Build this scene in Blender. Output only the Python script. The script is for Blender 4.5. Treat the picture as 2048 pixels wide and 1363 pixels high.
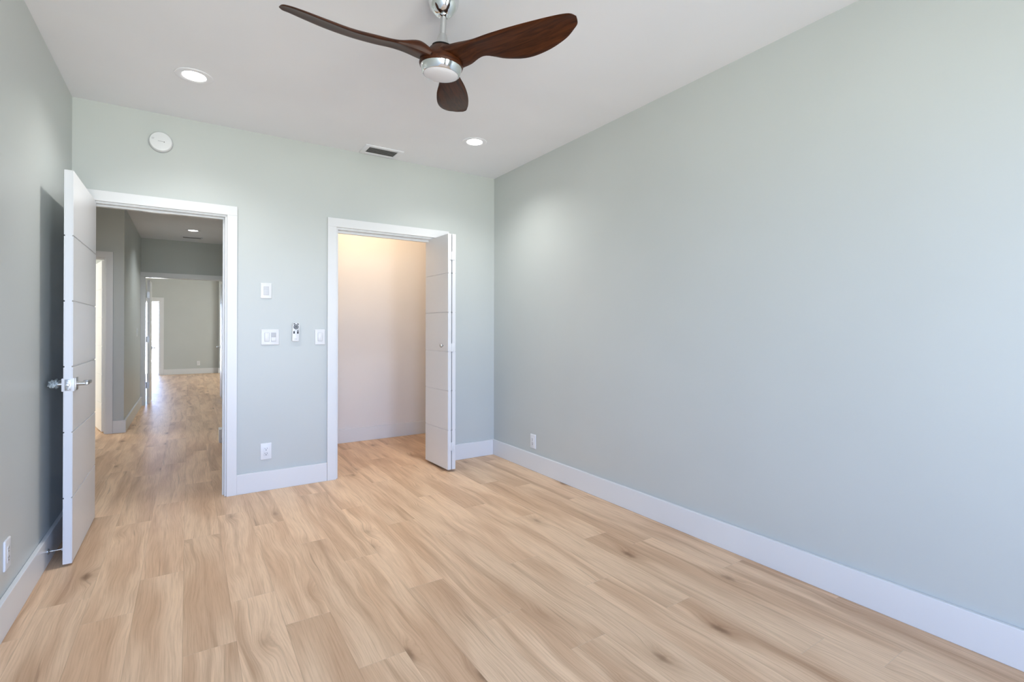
import bpy, bmesh, math, random
from mathutils import Vector, Matrix

# ------------------------------------------------------------------ clear
for o in list(bpy.data.objects):
    bpy.data.objects.remove(o, do_unlink=True)
S = bpy.context.scene
COL = S.collection
R = math.radians

# ------------------------------------------------------------------ key sizes (metres)
XL, XR = -0.632, 2.556          # left / right wall of the bedroom
YB, YBH = 4.241, 4.361          # back wall, bedroom face and far face
YF = -1.00                      # front wall (behind the camera)
H = 2.74                        # bedroom ceiling
HH = 2.715                      # hall ceiling
T = 0.021                       # board thickness of casings and baseboards
BH = 0.148                      # baseboard height

# ------------------------------------------------------------------ camera
cam_d = bpy.data.cameras.new('camera')
cam = bpy.data.objects.new('camera', cam_d)
COL.objects.link(cam)
yaw, pitch, roll = R(33.1559), R(0.1953), R(0.0713)
f = Vector((math.sin(yaw)*math.cos(pitch), math.cos(yaw)*math.cos(pitch), math.sin(pitch)))
rt = Vector((math.cos(yaw), -math.sin(yaw), 0))
up = rt.cross(f)
rt2 = rt*math.cos(roll)+up*math.sin(roll)
up2 = -rt*math.sin(roll)+up*math.cos(roll)
m = Matrix((rt2, up2, -f)).transposed().to_4x4()
m.translation = Vector((0, 0, 1.2365))
cam.matrix_world = m
cam_d.sensor_fit = 'HORIZONTAL'
cam_d.sensor_width = 36.0
cam_d.lens = 36.0*991.9/2048
cam_d.shift_y = -26.0/2048
cam_d.clip_start = 0.02
S.camera = cam

# ------------------------------------------------------------------ colour management
S.view_settings.view_transform = 'Standard'
S.view_settings.look = 'None'
S.view_settings.exposure = 0.07
S.view_settings.gamma = 1.0
S.view_settings.use_curve_mapping = False

# ------------------------------------------------------------------ world: hazy sky above, lawn-coloured ground below
SKY = (0.68, 0.95, 1.60)
LAWN = (2.0, 2.07, 1.90)
W_STR = 9.7
w = bpy.data.worlds.new('sky')
S.world = w
w.use_nodes = True
nt = w.node_tree
nt.nodes.clear()
tc = nt.nodes.new('ShaderNodeTexCoord')
sp = nt.nodes.new('ShaderNodeSeparateXYZ')
rp = nt.nodes.new('ShaderNodeValToRGB')
mp = nt.nodes.new('ShaderNodeMapRange')
mp.inputs['From Min'].default_value = -1
mp.inputs['From Max'].default_value = 1
bg = nt.nodes.new('ShaderNodeBackground')
ow = nt.nodes.new('ShaderNodeOutputWorld')
nt.links.new(tc.outputs['Generated'], sp.inputs[0])
nt.links.new(sp.outputs['Z'], mp.inputs['Value'])
nt.links.new(mp.outputs[0], rp.inputs[0])
nt.links.new(rp.outputs[0], bg.inputs[0])
nt.links.new(bg.outputs[0], ow.inputs[0])
el = rp.color_ramp.elements
# dim ground close to the house, bright ground towards the horizon, blue sky that deepens upwards
for i, (pos, c, k) in enumerate(((0.20, LAWN, .36), (0.42, LAWN, .95), (0.535, SKY, 1.0), (0.62, SKY, 1.0), (0.75, SKY, .35))):
    e = el[i] if i < 2 else el.new(pos)
    e.position = pos
    e.color = (c[0]*k, c[1]*k, c[2]*k, 1)
bg.inputs['Strength'].default_value = W_STR


def area_light(name, loc, target, sx, sy, power, color=(1, 1, 1), portal=False):
    l = bpy.data.lights.new(name, 'AREA')
    l.shape = 'RECTANGLE'
    l.size, l.size_y = sx, sy
    l.energy = power
    l.color = color
    o = bpy.data.objects.new(name, l)
    COL.objects.link(o)
    o.location = loc
    o.rotation_euler = (Vector(target)-Vector(loc)).to_track_quat('-Z', 'Y').to_euler()
    l.cycles.is_portal = portal
    return o


# the bedroom windows lie behind the camera in the front wall
WZ0, WZ1 = 0.08, 2.25
WINS = ((-0.60, 0.40), (1.00, 1.80))
for wa, wb in WINS:
    area_light('window_portal', ((wa+wb)/2, YF-.02, (WZ0+WZ1)/2), ((wa+wb)/2, 3, (WZ0+WZ1)/2), wb-wa, WZ1-WZ0, 1, portal=True)
# added area lights standing in for daylight in the side and far rooms
area_light('side_room_fill', (-3.55, 9.0, 1.5), (-1.2, 8.2, 1.2), 1.6, 1.5, 95, (1.0, 0.97, 0.90))
area_light('far_room_fill', (3.35, 13.6, 1.5), (0, 13.4, 1.2), 2.4, 1.8, 95, (0.95, 1.0, 0.97))

# ------------------------------------------------------------------ materials


def mat(name):
    mt = bpy.data.materials.new(name)
    mt.use_nodes = True
    return mt, mt.node_tree, mt.node_tree.nodes['Principled BSDF']


def N(nt, t, **kw):
    n = nt.nodes.new(t)
    for k, v in kw.items():
        setattr(n, k, v)
    return n


def paint(name, col, rough=.45, bump=.02, scale=240, spec=.5, var=.015):
    """Rolled paint: faint mottling and orange peel."""
    mt, nt, b = mat(name)
    tc = N(nt, 'ShaderNodeTexCoord')
    n = N(nt, 'ShaderNodeTexNoise')
    n.inputs['Scale'].default_value = scale
    n.inputs['Detail'].default_value = 2
    nt.links.new(tc.outputs['Object'], n.inputs['Vector'])
    n2 = N(nt, 'ShaderNodeTexNoise')
    n2.inputs['Scale'].default_value = 1.7
    nt.links.new(tc.outputs['Object'], n2.inputs['Vector'])
    r = N(nt, 'ShaderNodeValToRGB')
    r.color_ramp.elements[0].position = .3
    r.color_ramp.elements[1].position = .7
    r.color_ramp.elements[0].color = tuple(c*(1-var) for c in col)+(1,)
    r.color_ramp.elements[1].color = tuple(min(1, c*(1+var)) for c in col)+(1,)
    nt.links.new(n2.outputs['Fac'], r.inputs[0])
    nt.links.new(r.outputs[0], b.inputs['Base Color'])
    b.inputs['Roughness'].default_value = rough
    b.inputs['Specular IOR Level'].default_value = spec
    bp = N(nt, 'ShaderNodeBump')
    bp.inputs['Strength'].default_value = bump
    bp.inputs['Distance'].default_value = .002
    nt.links.new(n.outputs['Fac'], bp.inputs['Height'])
    nt.links.new(bp.outputs[0], b.inputs['Normal'])
    return mt


def metal(name, col, rough):
    mt, nt, b = mat(name)
    b.inputs['Base Color'].default_value = (*col, 1)
    b.inputs['Metallic'].default_value = 1
    tc = N(nt, 'ShaderNodeTexCoord')
    n = N(nt, 'ShaderNodeTexNoise')
    n.inputs['Scale'].default_value = 60
    nt.links.new(tc.outputs['Object'], n.inputs['Vector'])
    mr = N(nt, 'ShaderNodeMapRange')
    mr.inputs['To Min'].default_value = rough*.8
    mr.inputs['To Max'].default_value = rough*1.2
    nt.links.new(n.outputs['Fac'], mr.inputs['Value'])
    nt.links.new(mr.outputs[0], b.inputs['Roughness'])
    return mt


def plastic(name, col, rough=.3, spec=.5):
    return paint(name, col, rough, bump=.004, scale=400, spec=spec, var=.006)


def emit(name, col, s):
    mt, nt, b = mat(name)
    b.inputs['Base Color'].default_value = (*col, 1)
    b.inputs['Emission Color'].default_value = (*col, 1)
    b.inputs['Emission Strength'].default_value = s
    return mt


M_WALL = paint('sage_wall_paint', (0.552, 0.582, 0.562), .36, .03)
M_CEIL = paint('ceiling_paint', (0.855, 0.865, 0.905), .8, .03)
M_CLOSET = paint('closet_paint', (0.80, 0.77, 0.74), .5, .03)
M_TRIM = paint('white_trim_paint', (0.76, 0.77, 0.775), .3, .008, var=.006)
M_DOOR = paint('white_door_paint', (0.75, 0.757, 0.765), .28, .008, var=.006)
M_WHITE = plastic('white_plastic', (0.77, 0.78, 0.79), .3)
M_LATCH = metal('dull_steel', (0.40, 0.40, 0.40), .4)
M_GREYP = plastic('pale_grey_plastic', (0.50, 0.51, 0.53), .35)
M_SLOT = plastic('dark_slot', (0.03, 0.03, 0.035), .5)
M_BTN = plastic('navy_button', (0.008, 0.011, 0.022), .6, .2)
M_RUBBER = plastic('black_rubber', (0.015, 0.015, 0.015), .6)
M_CHROME = metal('chrome', (0.83, 0.86, 0.86), .09)
M_NICKEL = metal('satin_nickel', (0.56, 0.56, 0.55), .30)
M_STEEL = metal('brushed_steel', (0.62, 0.63, 0.63), .38)
M_LENS = plastic('frosted_lens', (0.80, 0.80, 0.84), .45)
M_LED = emit('led_disc', (1.0, 0.985, 0.96), 14)
M_LEDH = emit('hall_led_disc', (1.0, 0.97, 0.93), 6)
M_BULB = emit('warm_bulb', (1.0, 0.72, 0.42), 18)
M_VENT_SHADE = plastic('vent_shade', (0.035, 0.035, 0.035), .7)
M_SLAT = plastic('vent_slat', (0.42, 0.415, 0.41), .5)


def wrap_mat():
    mt, nt, b = mat('plastic_film')
    b.inputs['Base Color'].default_value = (0.72, 0.78, 0.76, 1)
    b.inputs['Roughness'].default_value = .18
    b.inputs['Transmission Weight'].default_value = .35
    tc = N(nt, 'ShaderNodeTexCoord')
    n = N(nt, 'ShaderNodeTexNoise')
    n.inputs['Scale'].default_value = 90
    nt.links.new(tc.outputs['Object'], n.inputs['Vector'])
    bp = N(nt, 'ShaderNodeBump')
    bp.inputs['Strength'].default_value = .6
    bp.inputs['Distance'].default_value = .004
    nt.links.new(n.outputs['Fac'], bp.inputs['Height'])
    nt.links.new(bp.outputs[0], b.inputs['Normal'])
    return mt


M_WRAP = wrap_mat()


def walnut_mat():
    mt, nt, b = mat('walnut_stain')
    tc = N(nt, 'ShaderNodeTexCoord')
    mpn = N(nt, 'ShaderNodeMapping')
    mpn.inputs['Scale'].default_value = (3.0, 45, 45)
    nt.links.new(tc.outputs['Object'], mpn.inputs[0])
    n = N(nt, 'ShaderNodeTexNoise')
    n.inputs['Scale'].default_value = 1.6
    n.inputs['Detail'].default_value = 5
    n.inputs['Distortion'].default_value = .8
    nt.links.new(mpn.outputs[0], n.inputs['Vector'])
    r = N(nt, 'ShaderNodeValToRGB')
    e = r.color_ramp.elements
    e[0].position, e[1].position = .32, .72
    e[0].color = (0.024, 0.0062, 0.0020, 1)
    e[1].color = (0.082, 0.023, 0.0062, 1)
    nt.links.new(n.outputs['Fac'], r.inputs[0])
    nt.links.new(r.outputs[0], b.inputs['Base Color'])
    b.inputs['Roughness'].default_value = .42
    b.inputs['Specular IOR Level'].default_value = .22
    return mt


M_WALNUT = walnut_mat()


def floor_mat():
    mt, nt, b = mat('oak_vinyl_planks')
    L = nt.links.new
    uv = N(nt, 'ShaderNodeUVMap', uv_map='plank_uv')
    at = N(nt, 'ShaderNodeAttribute', attribute_name='plank_random')
    sx = N(nt, 'ShaderNodeSeparateXYZ'); L(uv.outputs[0], sx.inputs[0])
    sr = N(nt, 'ShaderNodeSeparateXYZ'); L(at.outputs['Vector'], sr.inputs[0])

    def M(op, a, bb=None, c=None):
        n = N(nt, 'ShaderNodeMath', operation=op)
        for i, v in enumerate((a, bb, c)):
            if v is None: continue
            if isinstance(v, (int, float)): n.inputs[i].default_value = v
            else: L(v, n.inputs[i])
        return n.outputs[0]

    def comb(x, y, z):
        n = N(nt, 'ShaderNodeCombineXYZ')
        for i, v in enumerate((x, y, z)):
            if isinstance(v, (int, float)): n.inputs[i].default_value = v
            else: L(v, n.inputs[i])
        return n.outputs[0]

    def noise(vec, scale, detail=3, dist=0, rough=.5):
        n = N(nt, 'ShaderNodeTexNoise')
        n.inputs['Scale'].default_value = scale
        n.inputs['Detail'].default_value = detail
        n.inputs['Distortion'].default_value = dist
        n.inputs['Roughness'].default_value = rough
        L(vec, n.inputs['Vector'])
        return n.outputs['Fac']

    def ramp(v, p0, p1, interp='LINEAR'):
        n = N(nt, 'ShaderNodeMapRange')
        n.interpolation_type = 'SMOOTHSTEP' if interp == 'S' else 'LINEAR'
        n.inputs['From Min'].default_value = p0
        n.inputs['From Max'].default_value = p1
        L(v, n.inputs['Value'])
        return n.outputs[0]

    def mix(fac, a, c, mode='MIX'):
        n = N(nt, 'ShaderNodeMix', data_type='RGBA', blend_type=mode)
        if isinstance(fac, (int, float)): n.inputs[0].default_value = fac
        else: L(fac, n.inputs[0])
        for i, v in ((6, a), (7, c)):
            if isinstance(v, tuple): n.inputs[i].default_value = (*v, 1)
            else: L(v, n.inputs[i])
        return n.outputs[2]
    X, Y = sx.outputs[0], sx.outputs[1]
    r1, r2, r3 = sr.outputs
    ox = M('MULTIPLY_ADD', r1, 31.0, X)
    oy = M('MULTIPLY_ADD', r2, 57.0, Y)
    oz = M('MULTIPLY', r3, 23.0)
    # knots: sparse cells in the plank
    vk = N(nt, 'ShaderNodeTexVoronoi', feature='F1')
    vk.inputs['Scale'].default_value = 1.0
    vk.inputs['Randomness'].default_value = .9
    wob = noise(comb(ox, oy, oz), 30, 2)
    kx = M('MULTIPLY', ox, 6.2)
    ky = M('MULTIPLY', oy, 2.4)
    kxx = M('ADD', kx, M('MULTIPLY', M('SUBTRACT', wob, .5), .12))
    L(comb(kxx, ky, oz), vk.inputs['Vector'])
    kd = vk.outputs['Distance']
    ksep = N(nt, 'ShaderNodeSeparateXYZ'); L(vk.outputs['Color'], ksep.inputs[0])
    kon = M('GREATER_THAN', ksep.outputs[0], .42)
    knot = M('MULTIPLY', ramp(kd, .17, .03, 'S'), kon)
    halo = M('MULTIPLY', ramp(kd, .42, .04, 'S'), kon)
    # grain flows round the knots
    low = noise(comb(M('MULTIPLY', ox, 3.0), M('MULTIPLY', oy, 1.1), oz), 1.0, 2)
    bend = M('MULTIPLY_ADD', halo, .035, M('MULTIPLY', M('SUBTRACT', low, .5), .11))
    gx = M('ADD', ox, bend)
    streak = noise(comb(M('MULTIPLY', gx, 17.0), M('MULTIPLY', oy, .75), oz), 1.0, 3, .25)
    band = noise(comb(M('MULTIPLY', gx, 7.0), M('MULTIPLY', oy, .9), M('ADD', oz, 4.0)), 1.0, 2, .4)
    rings = M('SINE', M('MULTIPLY', gx, 420.0))
    rmask = ramp(noise(comb(M('MULTIPLY', ox, 6.0), M('MULTIPLY', oy, 1.2), M('ADD', oz, 9.0)), 1.0, 2), .5, .68, 'S')
    fine = noise(comb(M('MULTIPLY', gx, 170.0), M('MULTIPLY', oy, 5.0), oz), 1.0, 3, 0, .6)
    pore = noise(comb(M('MULTIPLY', gx, 420.0), M('MULTIPLY', oy, 16.0), oz), 1.0, 2)
    crack = M('MULTIPLY', ramp(noise(comb(M('MULTIPLY', gx, 60.0), M('MULTIPLY', oy, 1.4), M('ADD', oz, 2.0)), 1.0, 2, .3), .66, .74, 'S'), .8)

    LIGHT = (0.815, 0.585, 0.385)
    MID = (0.650, 0.430, 0.268)
    DARK = (0.350, 0.188, 0.096)
    c = mix(ramp(band, .40, .66, 'S'), LIGHT, MID)
    c = mix(M('MULTIPLY', ramp(streak, .50, .78, 'S'), .58), c, DARK)
    c = mix(M('MULTIPLY', ramp(fine, .42, .75), .36), c, DARK)
    c = mix(M('MULTIPLY', M('MULTIPLY', ramp(rings, .1, 1.0), rmask), .13), c, DARK)
    c = mix(M('MULTIPLY', ramp(pore, .6, .8), .18), c, (0.62, 0.47, 0.33))
    c = mix(M('MULTIPLY', crack, .38), c, (0.20, 0.115, 0.062))
    c = mix(M('MULTIPLY', halo, .38), c, DARK)
    c = mix(M('MULTIPLY', knot, .70), c, (0.175, 0.090, 0.042))
    # plank-to-plank tone
    tone = M('MULTIPLY_ADD', r3, .10, .96)
    cc = N(nt, 'ShaderNodeCombineXYZ')
    for i in range(3): L(tone, cc.inputs[i])
    c = mix(1.0, c, cc.outputs[0], 'MULTIPLY')
    # joints
    ex = M('MINIMUM', X, M('SUBTRACT', .18, X))
    ey = M('MINIMUM', Y, M('SUBTRACT', 1.24, Y))
    jx = ramp(ex, .0011, .0003)
    jy = ramp(ey, .0018, .0006)
    c = mix(M('MULTIPLY', jx, .30), c, (0.15, 0.10, 0.06))
    c = mix(M('MULTIPLY', jy, .50), c, (0.62, 0.48, 0.35))
    L(c, b.inputs['Base Color'])
    ro = M('MULTIPLY_ADD', fine, .12, .36)
    L(ro, b.inputs['Roughness'])
    b.inputs['Specular IOR Level'].default_value = .24
    bp = N(nt, 'ShaderNodeBump')
    bp.inputs['Strength'].default_value = .12
    bp.inputs['Distance'].default_value = .0012
    hgt = M('SUBTRACT', fine, M('MULTIPLY', M('MAXIMUM', jx, jy), 1.5))
    L(hgt, bp.inputs['Height'])
    L(bp.outputs[0], b.inputs['Normal'])
    return mt


M_FLOOR = floor_mat()

# ------------------------------------------------------------------ mesh helpers


class MB:
    """Collects shapes and links them as one mesh object."""

    def __init__(self):
        self.bm = bmesh.new()

    def box(self, x0, x1, y0, y1, z0, z1, bev=0.0, seg=2, mtx=None):
        vs = [self.bm.verts.new((x, y, z)) for x in (x0, x1) for y in (y0, y1) for z in (z0, z1)]
        q = [(0, 1, 3, 2), (4, 6, 7, 5), (0, 4, 5, 1), (2, 3, 7, 6), (0, 2, 6, 4), (1, 5, 7, 3)]
        fs = [self.bm.faces.new([vs[i] for i in k]) for k in q]
        geo = vs
        if bev > 0:
            es = list({e for fc in fs for e in fc.edges})
            r = bmesh.ops.bevel(self.bm, geom=es, offset=bev, segments=seg, affect='EDGES', profile=.5)
            geo = list({v for v in r['verts']} | {v for v in vs if v.is_valid})
        if mtx is not None:
            bmesh.ops.transform(self.bm, matrix=mtx, verts=geo)
        return self

    def lathe(self, prof, seg=48, mtx=None, cap0=True, cap1=True):
        rings = []
        for r, z in prof:
            rings.append([self.bm.verts.new((r*math.cos(2*math.pi*i/seg), r*math.sin(2*math.pi*i/seg), z)) for i in range(seg)])
        for a, bb in zip(rings[:-1], rings[1:]):
            for i in range(seg):
                self.bm.faces.new((a[i], a[(i+1) % seg], bb[(i+1) % seg], bb[i]))
        if cap0: self.bm.faces.new(list(reversed(rings[0])))
        if cap1: self.bm.faces.new(rings[-1])
        if mtx is not None:
            bmesh.ops.transform(self.bm, matrix=mtx, verts=[v for r in rings for v in r])
        return self

    def tube(self, pts, rad, seg=12):
        """Round bar through points; rad may be one number or a list."""
        pts = [Vector(p) for p in pts]
        rad = rad if isinstance(rad, (list, tuple)) else [rad]*len(pts)
        rings = []
        for i, p in enumerate(pts):
            d = (pts[min(i+1, len(pts)-1)]-pts[max(i-1, 0)]).normalized()
            a = d.orthogonal().normalized() if i == 0 else (a-d*a.dot(d)).normalized()
            c = d.cross(a)
            rings.append([self.bm.verts.new(p+(a*math.cos(2*math.pi*k/seg)+c*math.sin(2*math.pi*k/seg))*rad[i]) for k in range(seg)])
        for r0, r1 in zip(rings[:-1], rings[1:]):
            for k in range(seg):
                self.bm.faces.new((r0[k], r0[(k+1) % seg], r1[(k+1) % seg], r1[k]))
        self.bm.faces.new(list(reversed(rings[0])))
        self.bm.faces.new(rings[-1])
        return self

    def prism(self, poly, z0, z1, mtx=None):
        lo = [self.bm.verts.new((x, y, z0)) for x, y in poly]
        hi = [self.bm.verts.new((x, y, z1)) for x, y in poly]
        n = len(poly)
        self.bm.faces.new(list(reversed(lo)))
        self.bm.faces.new(hi)
        for i in range(n):
            self.bm.faces.new((lo[i], lo[(i+1) % n], hi[(i+1) % n], hi[i]))
        if mtx is not None:
            bmesh.ops.transform(self.bm, matrix=mtx, verts=lo+hi)
        return self

    def build(self, name, material, parent=None, smooth=False, loc=None):
        bmesh.ops.recalc_face_normals(self.bm, faces=self.bm.faces)
        me = bpy.data.meshes.new(name)
        self.bm.to_mesh(me)
        self.bm.free()
        me.materials.append(material)
        if smooth:
            me.shade_smooth()
            me.set_sharp_from_angle(angle=R(38))
        o = bpy.data.objects.new(name, me)
        COL.objects.link(o)
        if loc is not None: o.location = loc
        if parent is not None: o.parent = parent
        return o


def tag(o, label, cat, group=None, kind=None):
    if label: o['label'] = label
    if cat: o['category'] = cat
    if group: o['group'] = group
    if kind: o['kind'] = kind
    return o


def thing(name, loc, label, cat, group=None, rot=(0, 0, 0), kind=None):
    o = bpy.data.objects.new(name, None)
    o.empty_display_size = .05
    COL.objects.link(o)
    o.location = loc
    o.rotation_euler = rot
    return tag(o, label, cat, group, kind)


def struct(name, mb, material, label=None, cat=None, parent=None, smooth=False):
    o = mb.build(name, material, parent, smooth)
    o['kind'] = 'structure'
    if label: o['label'] = label
    if cat: o['category'] = cat
    return o


# ------------------------------------------------------------------ floor: every plank at its place
random.seed(11)
PW, PL = 0.18, 1.24
ROW0 = 0.165
SEAM = {-3: 2.725, -2: 3.05, -1: 2.25, 0: 2.58, 1: 2.258, 2: 1.823, 3: 2.71, 4: 2.255, 5: 1.823, 6: 1.485, 7: 2.20,
        8: 1.817, 9: 1.475, 10: 0.985, 11: 2.02, 12: 1.56, 13: 1.1}
bm = bmesh.new()
uvl = bm.loops.layers.uv.new('plank_uv')
rnd = bm.faces.layers.float_vector.new('plank_random')
for k in range(-21, 20):
    x0 = ROW0+k*PW
    x1 = x0+PW
    s = SEAM.get(k, random.uniform(0, PL))
    y = s-PL*math.ceil((s+2.75)/PL)
    while y < 17.2:
        ya, yb = max(y, -2.75), min(y+PL, 17.2)
        if yb > ya and x1 > -3.6 and (x0 < 3.4):
            vs = [bm.verts.new(p) for p in ((x0, ya, 0), (x1, ya, 0), (x1, yb, 0), (x0, yb, 0))]
            fc = bm.faces.new(vs)
            for lp, uvv in zip(fc.loops, ((0, ya-y), (PW, ya-y), (PW, yb-y), (0, yb-y))):
                lp[uvl].uv = uvv
            fc[rnd] = Vector((random.random(), random.random(), random.random()))
        y += PL
me = bpy.data.meshes.new('floor')
bm.to_mesh(me)
bm.free()
me.materials.append(M_FLOOR)
flo = bpy.data.objects.new('floor', me)
COL.objects.link(flo)
tag(flo, 'light oak plank floor running through the bedroom and hall', 'floor', kind='structure')

# ------------------------------------------------------------------ bedroom shell
OX0, OX1, OZ = -0.555, 0.246, 2.088      # rough opening of the bedroom door
CX0, CX1 = 1.025, 1.981                  # rough opening of the closet
struct('ceiling', MB().box(XL-.12, XR+.12, YF-.2, YBH, H, H+.1), M_CEIL, 'flat white ceiling of the bedroom', 'ceiling')
struct('wall_left', MB().box(XL-.12, XL, YF-.2, YB, 0, H), M_WALL, 'pale sage wall behind the open bedroom door', 'wall')
struct('wall_right', MB().box(XR, XR+.12, YF-.2, 5.7, 0, H), M_WALL, 'long bare pale sage wall beside the closet corner', 'wall')
mb = MB()
mb.box(XL-.12, OX0, YB, YBH, 0, H).box(OX0, OX1, YB, YBH, OZ, H).box(OX1, CX0, YB, YBH, 0, H)
mb.box(CX0, CX1, YB, YBH, OZ, H).box(CX1, XR, YB, YBH, 0, H)
struct('wall_back', mb, M_WALL, 'pale sage wall holding the bedroom door and the closet', 'wall')
mb = MB()
xs = [XL]+[v for wn in WINS for v in wn]+[XR]
for i in range(0, len(xs), 2): mb.box(xs[i], xs[i+1], YF-.14, YF, 0, H)
for wa, wb in WINS: mb.box(wa, wb, YF-.14, YF, 0, WZ0).box(wa, wb, YF-.14, YF, WZ1, H)
struct('wall_front', mb, M_WALL, 'pale sage wall with the bedroom windows', 'wall')
for i, (wa, wb) in enumerate(WINS):
    mb = MB()
    mb.box(wa, wa+.03, YF-.11, YF-.05, WZ0, WZ1).box(wb-.03, wb, YF-.11, YF-.05, WZ0, WZ1)
    mb.box(wa+.03, wb-.03, YF-.11, YF-.05, WZ0, WZ0+.03).box(wa+.03, wb-.03, YF-.11, YF-.05, WZ1-.03, WZ1)
    struct('window_%d' % (i+1), mb, M_TRIM, 'narrow white framed window by the left wall' if i == 0 else 'narrow white framed window nearer the right wall', 'window')


def board(name, *boxes, label=None, bev=.003):
    mb = MB()
    for bx in boxes: mb.box(*bx, bev=bev)
    return struct(name, mb, M_TRIM, label, 'baseboard' if name.startswith('base') else 'trim')


E = .0006
board('baseboard_right', (XR-T, XR-E, YF, YB-E, 0, BH), label='long white baseboard under the bare sage wall')
board('baseboard_left', (XL+E, XL+T, YF, YB-E, 0, BH), label='white baseboard running behind the open bedroom door')
board('baseboard_back', (.306, .954, YB-T, YB-E, 0, BH), (2.052, XR-T-.0005, YB-T, YB-E, 0, BH),
      label='white baseboard between the bedroom door and the closet corner')


def casing(name, xa, xb, ztop, y0, sgn, wdt, depth, label, jt=.018, rev=.013, stop=None, only=None):
    """Flat casing, jamb and stop round an opening in a wall whose face lies at y0 and runs along x.
    xa, xb = jamb faces; the casing stands on the side sgn of y0."""
    mb = MB()
    ya, yb = sorted((y0+sgn*E, y0+sgn*T))
    zi = ztop+rev
    mb.box(xa-rev-wdt, xa-rev, ya, yb, 0, zi, bev=.002)
    mb.box(xb+rev, xb+rev+wdt, ya, yb, 0, zi, bev=.002)
    mb.box(xa-rev-wdt, xb+rev+wdt, ya, yb, zi, zi+wdt+.003, bev=.002)
    j0, j1 = sorted((y0, y0-sgn*depth))
    mb.box(xa-jt, xa, j0, j1, 0, ztop, bev=.0015)
    mb.box(xb, xb+jt, j0, j1, 0, ztop, bev=.0015)
    mb.box(xa-jt, xb+jt, j0, j1, ztop, ztop+jt, bev=.0015)
    if stop:
        s0, s1 = sorted((y0-sgn*stop, y0-sgn*(stop+.034)))
        mb.box(xa, xa+.012, s0, s1, 0, ztop-.012, bev=.0015)
        mb.box(xb-.012, xb, s0, s1, 0, ztop-.012, bev=.0015)
        mb.box(xa, xb, s0, s1, ztop-.012, ztop, bev=.0015)
    # matching casing on the other face
    ya, yb = sorted((y0-sgn*depth-sgn*E, y0-sgn*depth-sgn*T))
    mb.box(xa-rev-wdt, xa-rev, ya, yb, 0, zi, bev=.002)
    mb.box(xb+rev, xb+rev+wdt, ya, yb, 0, zi, bev=.002)
    mb.box(xa-rev-wdt, xb+rev+wdt, ya, yb, zi, zi+wdt+.003, bev=.002)
    return struct(name, mb, M_TRIM, label, 'trim')


t1 = casing('trim_1', -.537, .228, 2.070, YB, -1, .066, .12, 'white casing and jamb around the open bedroom doorway', stop=.042)
MB().box(.2262, .2278, YB+.008, YB+.03, .905, .972, bev=.0004).build('strike_plate', M_STEEL, t1)['label'] = 'steel strike plate'
t2 = casing('trim_2', 1.043, 1.963, 2.067, YB, -1, .070, .12, 'white casing and jamb around the closet opening', rev=.017)
mb = MB().box(1.045, 1.961, YB+.045, YB+.075, 2.047, 2.0665, bev=.001)
mb.build('bifold_track', M_TRIM, t2)

# ------------------------------------------------------------------ closet
CXL = 0.87
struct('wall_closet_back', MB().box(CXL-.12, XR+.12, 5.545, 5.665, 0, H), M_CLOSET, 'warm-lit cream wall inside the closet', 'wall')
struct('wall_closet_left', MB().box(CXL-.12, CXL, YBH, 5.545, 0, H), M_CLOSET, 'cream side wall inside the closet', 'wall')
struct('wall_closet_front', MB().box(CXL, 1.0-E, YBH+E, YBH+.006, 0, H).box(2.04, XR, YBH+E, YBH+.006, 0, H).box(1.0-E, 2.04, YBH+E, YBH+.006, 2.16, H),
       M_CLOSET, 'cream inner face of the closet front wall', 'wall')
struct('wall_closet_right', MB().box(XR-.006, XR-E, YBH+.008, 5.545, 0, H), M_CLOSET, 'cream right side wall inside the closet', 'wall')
struct('ceiling_closet', MB().box(CXL-.12, XR+.12, YBH, 5.665, H, H+.1), M_CEIL, 'ceiling of the closet', 'ceiling')
board('baseboard_closet', (CXL+E, XR-.007, 5.545-T, 5.545-E, 0, BH), label='white baseboard inside the closet')
# warm ceiling lamp of the closet, above the opening's head
cl = thing('closet_ceiling_lamp', (1.62, 4.98, H), 'warm globe lamp on the closet ceiling', 'lamp')
MB().lathe([(.001, -.022), (.055, -.022), (.062, -.012), (.062, -.0005), (.001, -.0005)], 32).build('base', M_WHITE, cl, True)
MB().lathe([(.001, -.125), (.02, -.122), (.04, -.105), (.05, -.078), (.045, -.05), (.03, -.032), (.03, -.02)], 32).build('globe', M_BULB, cl, True)
pl = bpy.data.lights.new('closet_lamp_light', 'POINT')
pl.energy = 12
pl.color = (1.0, 0.76, 0.52)
pl.shadow_soft_size = .05
po = bpy.data.objects.new('closet_lamp_light', pl)
COL.objects.link(po)
po.location = (1.62, 4.98, H-.19)

# ------------------------------------------------------------------ hall, side room and far room
HXL, HXR = -0.642, 0.335
AY = 7.53
FY = 10.0
FWY = 16.40
struct('ceiling_hall', MB().box(-3.7, CXL-.12, YBH, 10.12, HH, HH+.05), M_CEIL, 'dim white ceiling of the hall', 'ceiling')
struct('ceiling_far', MB().box(-3.7, 3.5, 10.12, 16.6, HH, HH+.05), M_CEIL, 'white ceiling of the far room', 'ceiling')
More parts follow.
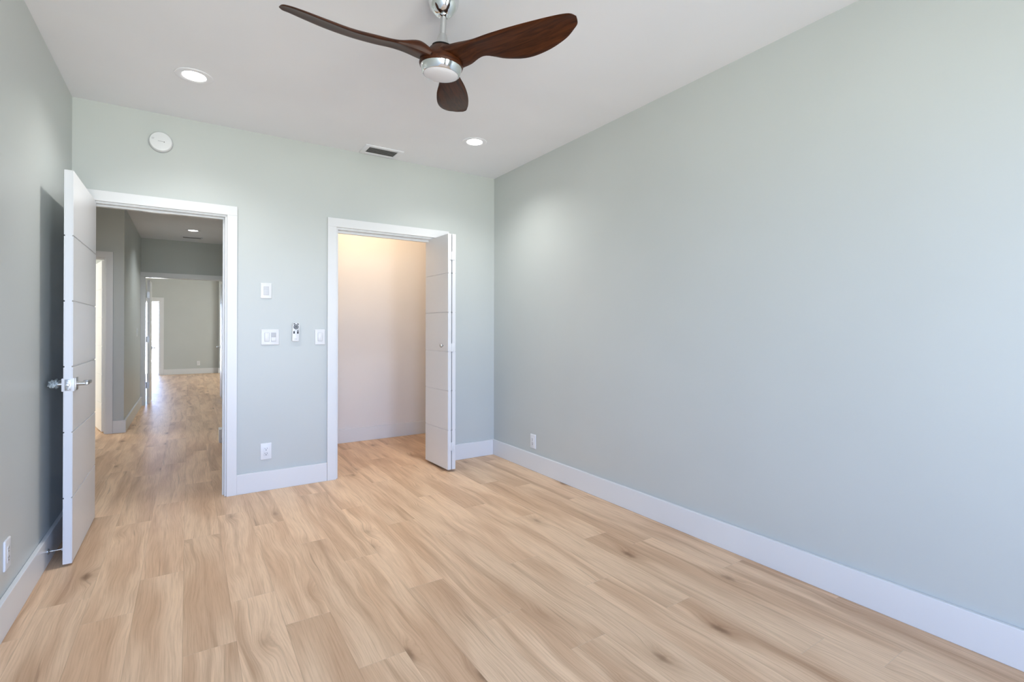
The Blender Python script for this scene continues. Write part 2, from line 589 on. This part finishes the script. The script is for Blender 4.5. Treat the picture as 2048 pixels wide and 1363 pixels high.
# alcove wall that faces the bedroom, with the side-room doorway
AX1 = -0.825    # right jamb face
AX0 = AX1-.765
mb = MB()
mb.box(AX1+.018, HXL, AY, AY+.12, 0, HH).box(-3.7, AX0-.018, AY, AY+.12, 0, HH).box(AX0-.018, AX1+.018, AY, AY+.12, 2.088, HH)
struct('wall_alcove', mb, M_WALL, 'grey-green hall wall beside the white side doorway', 'wall')
t3 = casing('trim_3', AX0, AX1, 2.070, AY, -1, .066, .12, 'white casing and jamb of the side doorway in the hall', stop=.042)
MB().box(AX1-.0012, AX1+.0002, AY+.008, AY+.034, .925, .985, bev=.0003).build('strike_plate', M_STEEL, t3)['label'] = 'steel strike plate'
struct('wall_hall_left', MB().box(HXL-.12, HXL, AY+.12, FY, 0, HH), M_WALL, 'shaded hall wall leading to the far doorway', 'wall')
struct('wall_alcove_end', MB().box(-2.0, -1.9, YBH, AY, 0, HH), M_WALL, 'end wall of the hall alcove', 'wall')
struct('wall_alcove_front', MB().box(-3.8, XL-.12, YB, YBH, 0, HH+.05), M_WALL, 'hall wall on the bedroom side of the alcove', 'wall')
board('baseboard_alcove', (-.745, HXL+T, AY-T, AY-E, 0, BH), (HXL+E, HXL+T, AY, FY-T, 0, BH), label='white baseboard turning the corner of the hall')
# stub on the right of the hall
struct('wall_hall_right', MB().box(HXR, CXL-.12, 6.28, 6.40, 0, HH).box(CXL-.22, CXL-.12, 6.40, FY, 0, HH), M_WALL, 'shaded right wall of the hall', 'wall')
struct('wall_hall_end', MB().box(CXL-.12, CXL-.1, 5.665, 6.40, 0, HH), M_WALL, 'end wall of the right hall recess', 'wall')
board('baseboard_hall', (HXR-T-.028, CXL-.12, 6.28-T, 6.28-E, 0, BH), (HXR-T-.028, HXR-E, 6.28, 6.40, 0, BH), label='white baseboard at the hall wall end by the bedroom jamb')
# side room behind the alcove doorway
struct('wall_side_left', MB().box(-3.8, -3.7, YBH, 16.6, 0, HH), M_WALL, 'outer wall of the side room', 'wall')
struct('wall_side_back', MB().box(-3.7, HXL-.12, 10.25, 10.37, 0, HH), M_WALL, 'back wall of the side room', 'wall')
board('baseboard_side', (-3.7, HXL-.13, 10.25-T, 10.25-E, 0, BH), label='white baseboard seen through the side doorway')

# far doorway (double doors) and the far room
FX0, FX1 = -0.582, 0.545
mb = MB()
mb.box(-3.7, FX0-.018, FY, FY+.12, 0, HH).box(FX1+.018, 3.5, FY, FY+.12, 0, HH).box(FX0-.018, FX1+.018, FY, FY+.12, 2.098, HH)
struct('wall_hall_far', mb, M_WALL, 'dark grey-green wall above the far double doorway', 'wall')
casing('trim_4', FX0, FX1, 2.080, FY, -1, .070, .12, 'white casing of the far double doorway', rev=.010)
BX0, BX1 = -1.45, -0.655
mb = MB()
mb.box(-3.7, BX0-.018, FWY, FWY+.12, 0, HH).box(BX1+.018, 3.5, FWY, FWY+.12, 0, HH).box(BX0-.018, BX1+.018, FWY, FWY+.12, 2.0, HH)
struct('wall_far_back', mb, M_WALL, 'pale green end wall of the far room', 'wall')
casing('trim_5', BX0, BX1, 1.982, FWY, -1, .095, .12, 'white casing of the bright glazed opening in the far room', rev=.012)
struct('wall_far_right', MB().box(3.4, 3.5, FY+.12, 16.6, 0, HH), M_WALL, 'right wall of the far room', 'wall')
struct('wall_far_return', MB().box(.735, 1.1, FWY-.13, FWY, 0, HH), M_WALL, 'short return of the far room wall', 'wall')
board('baseboard_far', (BX1+.11, .735, FWY-T, FWY-E, 0, BH), (.735-T, 1.1, FWY-.13-T, FWY-.13-E, 0, BH), label='white baseboard of the far room end wall')
struct('window_3', MB().box(BX0, BX0+.04, FWY+.08, FWY+.11, 0, 1.98).box(BX1-.012, BX1, FWY+.08, FWY+.11, 0, 1.98).box(BX0, BX1, FWY+.08, FWY+.11, 1.955, 1.98)
       , M_TRIM, 'overexposed glazed door opening in the far room', 'window')

# ------------------------------------------------------------------ doors


def leaf(x0, x1, y0, y1, z0, z1, axis, npan=6, gap=.0065, dep=.005):
    """Slab with shallow horizontal grooves on both wide faces; axis = thickness axis."""
    mb = MB()
    if axis == 'x': mb.box(x0+dep, x1-dep, y0, y1, z0, z1)
    else: mb.box(x0, x1, y0+dep, y1-dep, z0, z1)
    hgt = (z1-z0)/npan
    for i in range(npan):
        a = z0+i*hgt+(gap/2 if i else 0)
        bb = z0+(i+1)*hgt-(gap/2 if i < npan-1 else 0)
        if axis == 'x':
            mb.box(x0, x0+dep, y0, y1, a, bb, bev=.0009, seg=1)
            mb.box(x1-dep, x1, y0, y1, a, bb, bev=.0009, seg=1)
        else:
            mb.box(x0, x1, y0, y0+dep, a, bb, bev=.0009, seg=1)
            mb.box(x0, x1, y1-dep, y1, a, bb, bev=.0009, seg=1)
    return mb


# bedroom door, opened square against the left wall
DX0, DX1, DY0, DY1 = -0.543, -0.505, 3.439, 4.200
d1 = struct('door_1', leaf(DX0, DX1, DY0, DY1, .012, 2.069, 'x'), M_DOOR,
            'white six-band slab door standing open beside the left wall', 'door')
LZ, LY = 0.945, DY0+.062


def lever(parent, xf, sgn, mtl, name='lever_handle'):
    """Square rose and flat lever on the face x = xf; sgn = outward direction."""
    mb = MB()
    a, bb = sorted((xf, xf+sgn*.009))
    mb.box(a, bb, LY-.033, LY+.033, LZ-.033, LZ+.033, bev=.0015)
    o = mb.build('rose', mtl, parent, True)
    mb = MB()
    mb.tube([(xf+sgn*.008, LY, LZ), (xf+sgn*.050, LY, LZ)], .0105, 16)
    a, bb = sorted((xf+sgn*.042, xf+sgn*.055))
    mb.box(a, bb, LY-.012, LY+.115, LZ-.009, LZ+.009, bev=.003)
    a, bb = sorted((xf+sgn*.020, xf+sgn*.055))
    mb.box(a, bb, LY+.103, LY+.115, LZ-.009, LZ+.009, bev=.003)
    return mb.build(name, mtl, parent, True)


lever(d1, DX1, 1, M_NICKEL)
lh = lever(d1, DX0, -1, M_NICKEL)
mb = MB()
mb.box(DX0-.007, DX1+.007, DY0-.0035, DY0+.026, LZ-.034, LZ+.034, bev=.002)
wp = mb.build('edge_guard', M_WHITE, d1, True)
wp['label'] = 'white guard plate wrapped round the door edge'
mb = MB()
mb.box(-.537, -.511, DY0-.0052, DY0-.003, LZ-.029, LZ+.029, bev=.0009)
mb.lathe([(.0035, 0), (.0035, .0012), (.0005, .0016)], 12, Matrix.Translation((-.524, DY0-.005, LZ+.022)) @ Matrix.Rotation(R(90), 4, 'X'))
mb.lathe([(.0035, 0), (.0035, .0012), (.0005, .0016)], 12, Matrix.Translation((-.524, DY0-.005, LZ-.022)) @ Matrix.Rotation(R(90), 4, 'X'))
fp = mb.build('latch_plate', M_LATCH, d1, True)
MB().lathe([(.0085, 0), (.0085, .009), (.006, .0125), (.0005, .0135)], 24, Matrix.Translation((-.524, DY0-.005, LZ)) @ Matrix.Rotation(R(90), 4, 'X')).build('latch_bolt', M_CHROME, fp, True)
# crumpled protective film still on the inner lever
random.seed(5)
bm = bmesh.new()
bmesh.ops.create_icosphere(bm, subdivisions=4, radius=1)
for v in bm.verts:
    p = v.co.copy()
    k = 1+.16*math.sin(9*p.x+3*p.y)*math.cos(7*p.z+2*p.x)+.10*math.sin(17*p.z+11*p.y)+random.uniform(-.03, .03)
    v.co = Vector((p.x*.027*k, p.y*.075*k, p.z*.0225*k))
me = bpy.data.meshes.new('film_wrap')
bm.to_mesh(me); bm.free()
me.materials.append(M_WRAP); me.shade_smooth()
fw = bpy.data.objects.new('film_wrap', me)
COL.objects.link(fw)
fw.location = (DX0-.048, LY+.040, LZ)
fw.parent = d1
fw['label'] = 'crumpled clear film on the inner lever'
# hinges of the bedroom door
for z in (.25, 1.04, 1.83):
    MB().tube([(DX0-.004, DY1+.012, z-.045), (DX0-.004, DY1+.012, z+.045)], .007, 12).build('hinge', M_STEEL, d1, True)

# closet bifold, folded at the right jamb
d2 = thing('door_2', (1.925, 3.905, .02), 'white folding closet door of two narrow six-band panels, folded at the right jamb', 'door', kind='structure')
LT, LL, LHh = .034, .440, 2.050
for name, ang, xo in (('panel', 2.4, -.0375), ('panel', .15, .0032)):
    o = leaf(0, LT, 0, LL, 0, LHh, 'x').build(name, M_DOOR, d2)
    o.location = (xo, 0, 0)
    o.rotation_euler = (0, 0, R(ang))
    if xo < 0: pa = o
for z in (.20, 1.06, 1.86):
    mb = MB()
    mb.box(-.0245, -.0045, -.0035, -.0003, z-.036, z+.036, bev=.001)
    mb.box(.0045, .0245, -.0035, -.0003, z-.036, z+.036, bev=.001)
    mb.tube([(0, -.004, z-.036), (0, -.004, z+.036)], .0042, 12)
    mb.build('hinge', M_TRIM, d2, True)
mb = MB().lathe([(.006, 0), (.006, .012), (.0145, .017), (.0155, .024), (.013, .029), (.0005, .030)], 32,
                Matrix.Translation((0, .085, 1.075)) @ Matrix.Rotation(R(-90), 4, 'Y'))
mb.build('knob', M_NICKEL, pa, True)['label'] = 'small round nickel knob'

# far double doors, both opened into the far room


def far_leaf(name, x0, x1, sgn, label):
    o = struct(name, leaf(x0, x1, FY+.085, FY+.085+.555, .012, 2.045, 'x', 6), M_DOOR, label, 'door')
    mb = MB()
    xf = x1 if sgn > 0 else x0
    yl = FY+.085+.555-.06
    a, bb = sorted((xf, xf+sgn*.009))
    mb.box(a, bb, yl-.03, yl+.03, .885, .945, bev=.001)
    mb.tube([(xf+sgn*.008, yl, .915), (xf+sgn*.05, yl, .915)], .010, 12)
    a, bb = sorted((xf+sgn*.040, xf+sgn*.055))
    mb.box(a, bb, yl-.11, yl+.012, .906, .924, bev=.003)
    mb.build('lever_handle', M_STEEL, o, True)
    for z in (.32, 1.07, 1.80):
        mb = MB()
        xh = x0 if sgn > 0 else x1
        mb.tube([(xh-sgn*.008, FY+.077, z-.05), (xh-sgn*.008, FY+.077, z+.05)], .008, 12)
        a, bb = sorted((xh-sgn*.008, xh+sgn*.03))
        mb.box(a, bb, FY+.0825, FY+.0848, z-.05, z+.05)
        mb.build('hinge', M_STEEL, o, True)
    return o


far_leaf('door_3', -0.562, -0.526, 1, 'white door leaf seen edge-on at the left side of the far doorway')
far_leaf('door_4', 0.497, 0.533, -1, 'white door leaf seen edge-on at the right side of the far doorway')
# side-room door, swung open into the side room
d5 = thing('door_5', (AX1-.004, AY+.125, .012), 'white door leaf swung into the side room, seen at a slant through the side doorway', 'door', kind='structure')
d5.rotation_euler = (0, 0, R(13.5))
MB_ = leaf(-.036, 0, 0, .755, 0, 2.045, 'x')
MB_.build('panel', M_DOOR, d5)
MB().box(-.0385, -.0355, .69, .735, .915, .965, bev=.001).build('latch_rose', M_STEEL, d5)
mb = MB().tube([(-.036, .70, .94), (-.085, .70, .94)], .010, 12)
mb.box(-.090, -.078, .58, .712, .931, .949, bev=.003)
mb.build('lever_handle', M_STEEL, d5, True)
# ------------------------------------------------------------------ door stops


def door_stop(loc, rotz, label, length):
    t = thing('door_stop', loc, label, 'door stop', 'door stops on the baseboards', (0, 0, rotz))
    rx = Matrix.Rotation(R(90), 4, 'Y')
    MB().lathe([(.0145, .0004), (.0145, .003), (.0105, .006), (.005, .008), (.0005, .0081)], 24, rx).build('base', M_NICKEL, t, True)
    MB().tube([(.005, 0, 0), (length-.010, 0, 0)], .0038, 12).build('rod', M_CHROME, t, True)
    return t


ds = door_stop((XL+T, 3.505, .072), 0, 'thin chrome door stop between the left baseboard and the open door', .066)
MB().lathe([(.0065, .054), (.0075, .057), (.0075, .0655), (.0005, .0665)], 20, Matrix.Rotation(R(90), 4, 'Y')).build('tip', M_WHITE, ds, True)
ds = door_stop((.322, 6.28-T, .045), R(-90), 'small door stop with black tip at the hall baseboard end beyond the doorway', .066)
MB().lathe([(.010, .054), (.0125, .057), (.0125, .068), (.009, .070), (.0005, .070)], 20, Matrix.Rotation(R(90), 4, 'Y')).build('tip', M_RUBBER, ds, True)['label'] = 'black rubber tip'

# ------------------------------------------------------------------ wall plates (built facing -y, then turned to their wall)


def rrect(wd, hg, r, n=5):
    pts = []
    for cx, cy, a0 in ((wd/2-r, hg/2-r, 0), (-wd/2+r, hg/2-r, 90), (-wd/2+r, -hg/2+r, 180), (wd/2-r, -hg/2+r, 270)):
        for i in range(n+1):
            a = R(a0+90*i/n)
            pts.append((cx+r*math.cos(a), cy+r*math.sin(a)))
    return pts


TOY = Matrix.Rotation(R(90), 4, 'X')     # local xy-plane -> xz-plane facing -y


def plate(t, wd, hg, th=.007):
    mb = MB()
    bm_ = mb.bm
    prev = None
    for r_, z_ in ((0, .0004), (0, th*.55), (.0018, th*.9), (.004, th)):
        ring = [bm_.verts.new((x, y, z_)) for x, y in rrect(wd-2*r_, hg-2*r_, .005)]
        if prev:
            for i in range(len(ring)):
                bm_.faces.new((prev[i], prev[(i+1) % len(ring)], ring[(i+1) % len(ring)], ring[i]))
        else:
            bm_.faces.new(list(reversed(ring)))
        prev = ring
    bm_.faces.new(prev)
    bmesh.ops.transform(bm_, matrix=TOY, verts=bm_.verts)
    return mb.build('wall_plate', M_WHITE, t, True)


def bump_box(name, m_, t, cx, cz, wd, hg, d0, d1_, bev=.0008):
    return MB().box(cx-wd/2, cx+wd/2, -d1_, -d0, cz-hg/2, cz+hg/2, bev=bev).build(name, m_, t, True)


def rocker(t, cx, tilt=1):
    fr = bump_box('switch_frame', M_GREYP, t, cx, 0, .0355, .0690, .0060, .0074)
    mb = MB()
    mb.box(-.0155, .0155, -.0048, 0, -.0325, .0325, bev=.001, mtx=Matrix.Translation((cx, -.0066, 0)) @ Matrix.Rotation(R(2.2*tilt), 4, 'X'))
    return mb.build('rocker', M_WHITE, t, True)


def outlet(loc, rotz, label):
    t = thing('power_outlet', loc, label, 'outlet', 'white duplex power outlets', (0, 0, rotz))
    plate(t, .079, .125)
    f_ = bump_box('receptacle', M_WHITE, t, 0, 0, .034, .068, .006, .0082)
    mb = MB()
    for cz in (.0185, -.0185):
        mb.box(-.0085, -.0062, -.0088, -.0080, cz+.0005, cz+.0085)
        mb.box(.0055, .0078, -.0088, -.0080, cz-.0005, cz+.0095)
        mb.lathe([(.0032, 0), (.0032, .0007)], 14, Matrix.Translation((0, -.0081, cz-.0075)) @ TOY)
    mb.build('slots', M_SLOT, f_)
    return t


outlet((.506, YB, .298), 0, 'white duplex outlet low on the wall between door and closet')
outlet((XR, 3.566, .252), R(-90), 'white duplex outlet seen at a slant above the long right baseboard')
outlet((XL, 2.885, .300), R(90), 'white duplex outlet seen at a slant on the wall before the open door')
outlet((.244, FWY, .290), 0, 'tiny white outlet on the end wall of the far room')

# upper wall sensor / keypad
t = thing('wall_sensor', (.504, YB, 1.534), 'white wall plate with a grey mesh inset, above the double switch', 'wall sensor')
plate(t, .078, .120)
bump_box('inset', M_GREYP, t, 0, 0, .036, .068, .006, .0078)
mb = MB()
for i in range(-3, 4):
    mb.box(-.016, .016, -.0088, -.0076, i*.009-.0022, i*.009+.0022, bev=.0004, seg=1)
mb.build('grille', M_WHITE, t)

t = thing('light_switch', (.533, YB, 1.177), 'white double switch plate left of the wall remote', 'light switch', 'light switches on the wall beside the closet')
plate(t, .127, .121)
rocker(t, -.0235)
bump_box('switch_frame', M_GREYP, t, .0235, 0, .0355, .0690, .0060, .0074)
bump_box('dimmer_upper', M_GREYP, t, .0235, .0155, .031, .031, .0066, .0088).name = 'dimmer_pad'
bump_box('dimmer_lower', M_WHITE, t, .0235, -.0165, .031, .032, .0066, .0105).name = 'dimmer_pad'
t = thing('light_switch', (.900, YB, 1.175), 'white single rocker switch plate next to the closet casing', 'light switch', 'light switches on the wall beside the closet')
plate(t, .079, .125)
rocker(t, 0)
# hall switch
t = thing('light_switch', (HXL, 9.28, 1.19), 'small white switch plate on the shaded hall wall', 'light switch', None, (0, 0, R(90)))
plate(t, .079, .125)
rocker(t, 0)

# remote control clipped to the wall
t = thing('remote_control', (.715, YB, 1.215), 'white fan remote with dark buttons hanging on the wall', 'remote control', None, (0, R(2.0), 0))
mb = MB()
mb.prism(rrect(.040, .095, .006), .0004, .009, Matrix.Translation((0, -.0, -.02)) @ TOY)
cr = mb.build('cradle', M_WHITE, t, True)
mb = MB()
bm_ = mb.bm
prev = None
for r_, z_ in ((.003, .009), (.0005, .012), (0, .016), (.0015, .0195), (.005, .0208)):
    ring = [bm_.verts.new((x, y, z_)) for x, y in rrect(.052-2*r_, .148-2*r_, .009)]
    if prev:
        for i in range(len(ring)): bm_.faces.new((prev[i], prev[(i+1) % len(ring)], ring[(i+1) % len(ring)], ring[i]))
    else: bm_.faces.new(list(reversed(ring)))
    prev = ring
bm_.faces.new(prev)
bmesh.ops.transform(bm_, matrix=TOY, verts=bm_.verts)
body = mb.build('body', M_WHITE, t, True)
TZ = .0206


def button(poly, name='button'):
    return MB().prism(poly, TZ-.0003, TZ+.0016, TOY).build(name, M_BTN, t)


def at(poly, cx, cy): return [(x+cx, y+cy) for x, y in poly]


button(at(rrect(.0135, .0075, .0030), -.0135, .064))
button(at(rrect(.0135, .0075, .0030), .0125, .064))
rc = (-.001, .041)
button([(rc[0]+.0070*math.cos(R(a)), rc[1]+.0070*math.sin(R(a))) for a in range(0, 360, 20)])
for k in range(6):
    a0 = 90+60*k
    arc = [R(a0-24+48*i/6) for i in range(7)]
    button([(rc[0]+.0185*math.cos(a), rc[1]+.0185*math.sin(a)) for a in arc]+[(rc[0]+.0105*math.cos(a), rc[1]+.0105*math.sin(a)) for a in reversed(arc)])
button(at(rrect(.009, .007, .0025), .0142, .0145))
button(at(rrect(.0095, .0205, .0035), -.0135, -.0025))
button(at(rrect(.0095, .0205, .0035), .0142, -.0025))
for cx in (-.0135, 0.0):
    MB().prism(at(rrect(.006, .0035, .0012), cx, .013), TZ-.0003, TZ+.0009, TOY).build('button', M_GREYP, t)['label'] = 'small grey button'
MB().prism(at(rrect(.020, .0045, .002), .001, -.055), TZ-.0003, TZ+.0003, TOY).build('logo', M_GREYP, t)['label'] = 'faint grey mark'

# smoke detector on the back wall
t = thing('smoke_detector', (-.162, YB, 2.538), 'round white smoke detector high on the wall above the bedroom door', 'smoke detector')
MB().lathe([(.070, .0005), (.070, .010), (.0685, .013)], 64, TOY).build('base', M_GREYP, t, True)
cv = MB().lathe([(.0655, .010), (.067, .016), (.0665, .030), (.062, .036), (.050, .0385), (.0005, .0395)], 64, TOY).build('cover', M_WHITE, t, True)
mb = MB()
mb.box(-.052, -.036, -.0392, -.036, .016, .019).box(-.052, -.038, -.0392, -.036, .009, .012)
mb.build('sounder_slots', M_GREYP, cv)
MB().box(-.016, .016, -.0402, -.0385, -.0025, .0015, bev=.0004).build('test_button', M_GREYP, cv)
MB().lathe([(.0028, .038), (.0028, .0412), (.0003, .0415)], 14, TOY @ Matrix.Translation((.020, -.003, 0))).build('indicator', M_SLOT, cv)

# ------------------------------------------------------------------ ceiling vent


def vent(loc, wx, wy, ix, iy, nsl, label):
    t = thing('ceiling_vent', loc, label, 'ceiling vent', 'ceiling air vents')
    mb = MB()
    th = .007
    for (xa, xb, ya, yb) in ((-wx/2, -ix/2, -wy/2, wy/2), (ix/2, wx/2, -wy/2, wy/2), (-ix/2, ix/2, -wy/2, -iy/2), (-ix/2, ix/2, iy/2, wy/2)):
        mb.box(xa, xb, ya, yb, -th, -.0004, bev=.0015)
    mb.lathe([(.004, -th-.001), (.004, -th+.001)], 12, Matrix.Translation((-wx/2+.017, 0, 0)))
    mb.lathe([(.004, -th-.001), (.004, -th+.001)], 12, Matrix.Translation((wx/2-.017, 0, 0)))
    fr = mb.build('frame', M_CEIL, t, True)
    MB().box(-ix/2, ix/2, -iy/2, iy/2, -.0022, -.0006).build('shade_sheet', M_VENT_SHADE, t)  # flat sheet coloured dark for the shade behind the slats
    p = iy/nsl
    for i in range(nsl):
        y = -iy/2+(i+.5)*p
        mb = MB()
        mb.box(-ix/2, ix/2, -p*.26, p*.26, -.0007, .0007, mtx=Matrix.Translation((0, y, -.0062)) @ Matrix.Rotation(R(16), 4, 'X'))
        mb.build('slat', M_SLAT, t)
    return t


vent((1.366, 4.113, H), .320, .214, .240, .134, 5, 'white ceiling vent with dark slots against the back wall')
vent((.05, 9.52, HH), .30, .15, .24, .10, 4, 'small dark-slotted ceiling vent at the end of the hall')

# ------------------------------------------------------------------ recessed lights


def downlight(loc, label, led, power, col, group='recessed bedroom ceiling lights', ang=138):
    t = thing('recessed_light', loc, label, 'recessed light', group)
    MB().lathe([(.098, -.0005), (.0975, -.004), (.090, -.0062), (.070, -.0048), (.0615, -.0022), (.0612, -.0005)], 64, cap0=False, cap1=False).build('trim_ring', M_CEIL, t, True)
    MB().lathe([(.0005, -.0026), (.0605, -.0026), (.0605, -.0008), (.0005, -.0008)], 48).build('diffuser', led, t)
    l = bpy.data.lights.new('recessed_light_beam', 'SPOT')
    l.energy = power
    l.color = col
    l.spot_size = R(ang)
    l.spot_blend = 1.0
    l.shadow_soft_size = .04
    o = bpy.data.objects.new('recessed_light_beam', l)
    COL.objects.link(o)
    o.location = (loc[0], loc[1], loc[2]-.012)
    return t


DLP = 60
WARM = (1.0, 0.985, 0.965)
downlight((.0265, 3.495, H), 'lit recessed ceiling light over the open bedroom door', M_LED, DLP, WARM)
downlight((1.918, 3.488, H), 'lit recessed ceiling light near the vent and right wall', M_LED, DLP, WARM)
downlight((.060, 8.83, HH), 'lit recessed light on the dim hall ceiling', M_LEDH, 80, (0.92, 0.97, 1.0), 'hall ceiling light')

downlight((-.95, 6.35, HH), 'added out-of-view recessed light brightening the hall alcove', M_LEDH, 66, (0.98, 0.98, 0.98), 'hall ceiling light')  # unseen downlight, added to brighten the alcove wall and hall

# ------------------------------------------------------------------ ceiling fan
FCX, FCY = 0.966, 2.049
fan = thing('ceiling_fan', (FCX, FCY, H), 'ceiling fan with three dark walnut propeller blades and chrome stem', 'ceiling fan')


def zz(prof): return [(r, z-H) for r, z in prof]


MB().lathe(zz([(.001, 2.7395), (.070, 2.7395), (.0705, 2.732), (.0685, 2.715), (.063, 2.698), (.054, 2.681), (.042, 2.667), (.030, 2.658), (.022, 2.6555), (.001, 2.6555)]), 64).build('canopy', M_CHROME, fan, True)
MB().lathe(zz([(.014, 2.664), (.0225, 2.661), (.0245, 2.656), (.0215, 2.650), (.0155, 2.647), (.014, 2.647)]), 48).build('hanger_collar', M_CHROME, fan, True)
MB().lathe(zz([(.0138, 2.66), (.0138, 2.565)]), 32).build('downrod', M_STEEL, fan, True)
MB().lathe(zz([(.0145, 2.576), (.0175, 2.574), (.0185, 2.571), (.0325, 2.528), (.034, 2.523), (.001, 2.523)]), 48).build('coupling_cover', M_STEEL, fan, True)
MB().lathe(zz([(.030, 2.5235), (.0465, 2.5225), (.0472, 2.5195), (.030, 2.517)]), 48).build('gasket', M_RUBBER, fan, True)
MB().lathe(zz([(.001, 2.519), (.044, 2.518), (.056, 2.508), (.072, 2.489), (.086, 2.472), (.096, 2.455), (.100, 2.440), (.096, 2.428), (.001, 2.428)]), 64).build('hub', M_WALNUT, fan, True)
MB().lathe(zz([(.001, 2.433), (.0925, 2.433), (.0945, 2.429), (.0920, 2.421), (.0840, 2.3985), (.0805, 2.396), (.0785, 2.3995), (.001, 2.4015)]), 64).build('light_ring', M_CHROME, fan, True)
MB().lathe(zz([(.0782, 2.4005), (.0775, 2.3965), (.070, 2.392), (.050, 2.388), (.025, 2.386), (.0005, 2.3855)]), 64).build('light_lens', M_LENS, fan, True)

# blade outline in its own frame: (radius, lateral, height, thickness) of the high edge, then the low edge
KE = [(.055, -.066, 2.474, .040), (.116, -.0402, 2.4810, .056), (.2042, -.038, 2.4815, .022), (.3012, -.0423, 2.4807, .018), (.3982, -.0385, 2.4806, .015),
      (.4951, -.0253, 2.4831, .013), (.5819, -.006, 2.488, .011), (.633, .0095, 2.4903, .009), (.6585, .0205, 2.4885, .007), (.6705, .0410, 2.4861, .003)]
CE = [(.055, .072, 2.446), (.116, .078, 2.4600), (.2042, .0646, 2.4622), (.3012, .1008, 2.4405), (.3982, .1227, 2.43),
      (.4951, .1279, 2.4395), (.5819, .1162, 2.4572), (.633, .0945, 2.4725), (.6585, .0760, 2.4800), (.6705, .0440, 2.4858)]


def cr(P, t_):
    i = min(int(t_), len(P)-2)
    u = t_-i
    g = lambda j: P[max(0, min(len(P)-1, j))]
    out = []
    for a, b_, c_, d_ in zip(g(i-1), g(i), g(i+1), g(i+2)):
        out.append(.5*(2*b_+(-a+c_)*u+(2*a-5*b_+4*c_-d_)*u*u+(-a+3*b_-3*c_+d_)*u**3))
    return out


def blade_mesh():
    bm = bmesh.new()
    NS, NC = 60, 9
    rings = []
    for s in range(NS+1):
        t_ = s/NS*(len(KE)-1)
        kr, ka, kz, th = cr(KE, t_)
        cr_, ca, cz = cr(CE, t_)
        k, c = Vector((kr, ka, kz-H)), Vector((cr_, ca, cz-H))
        ch = c-k
        nrm = Vector((1, 0, 0)).cross(ch).normalized()
        if nrm.z < 0: nrm = -nrm
        wch = ch.length
        top, bot = [], []
        for j in range(NC+1):
            u = j/NC
            x = .5-.5*math.cos(math.pi*u)
            prof = math.sin(math.pi*u)**.55 if 0 < u < 1 else 0.0
            cam_ = .065*wch*math.sin(math.pi*x)
            p = k+ch*x+nrm*cam_
            top.append(p+nrm*(th*.5*prof))
            bot.append(p-nrm*(th*.5*prof))
        ring = top+list(reversed(bot[1:-1]))
        rings.append([bm.verts.new(p) for p in ring])
    for a, b_ in zip(rings[:-1], rings[1:]):
        n = len(a)
        for i in range(n):
            bm.faces.new((a[i], a[(i+1) % n], b_[(i+1) % n], b_[i]))
    bm.faces.new(list(reversed(rings[0])))
    bm.faces.new(rings[-1])
    bmesh.ops.recalc_face_normals(bm, faces=bm.faces)
    me = bpy.data.meshes.new('blade')
    bm.to_mesh(me)
    bm.free()
    me.materials.append(M_WALNUT)
    me.shade_smooth()
    me.set_sharp_from_angle(angle=R(50))
    return me


bme = blade_mesh()
# the fan hangs slightly off plumb from its ball joint
PIV = Vector((0, 0, 2.655-H))
TILT = (Matrix.Translation(PIV) @ Matrix.Rotation(R(3.2616), 4, Vector((math.cos(yaw), -math.sin(yaw), 0)))
        @ Matrix.Rotation(R(3.1036), 4, Vector((math.sin(yaw), math.cos(yaw), 0))) @ Matrix.Translation(-PIV))
for o in list(fan.children):
    if o.name.split('.')[0] not in ('canopy', 'hanger_collar'):
        o.matrix_local = TILT
for k in range(3):
    o = bpy.data.objects.new('blade', bme)
    COL.objects.link(o)
    o.parent = fan
    o.matrix_local = TILT @ Matrix.Rotation(R(-69.3195+120*k), 4, 'Z')
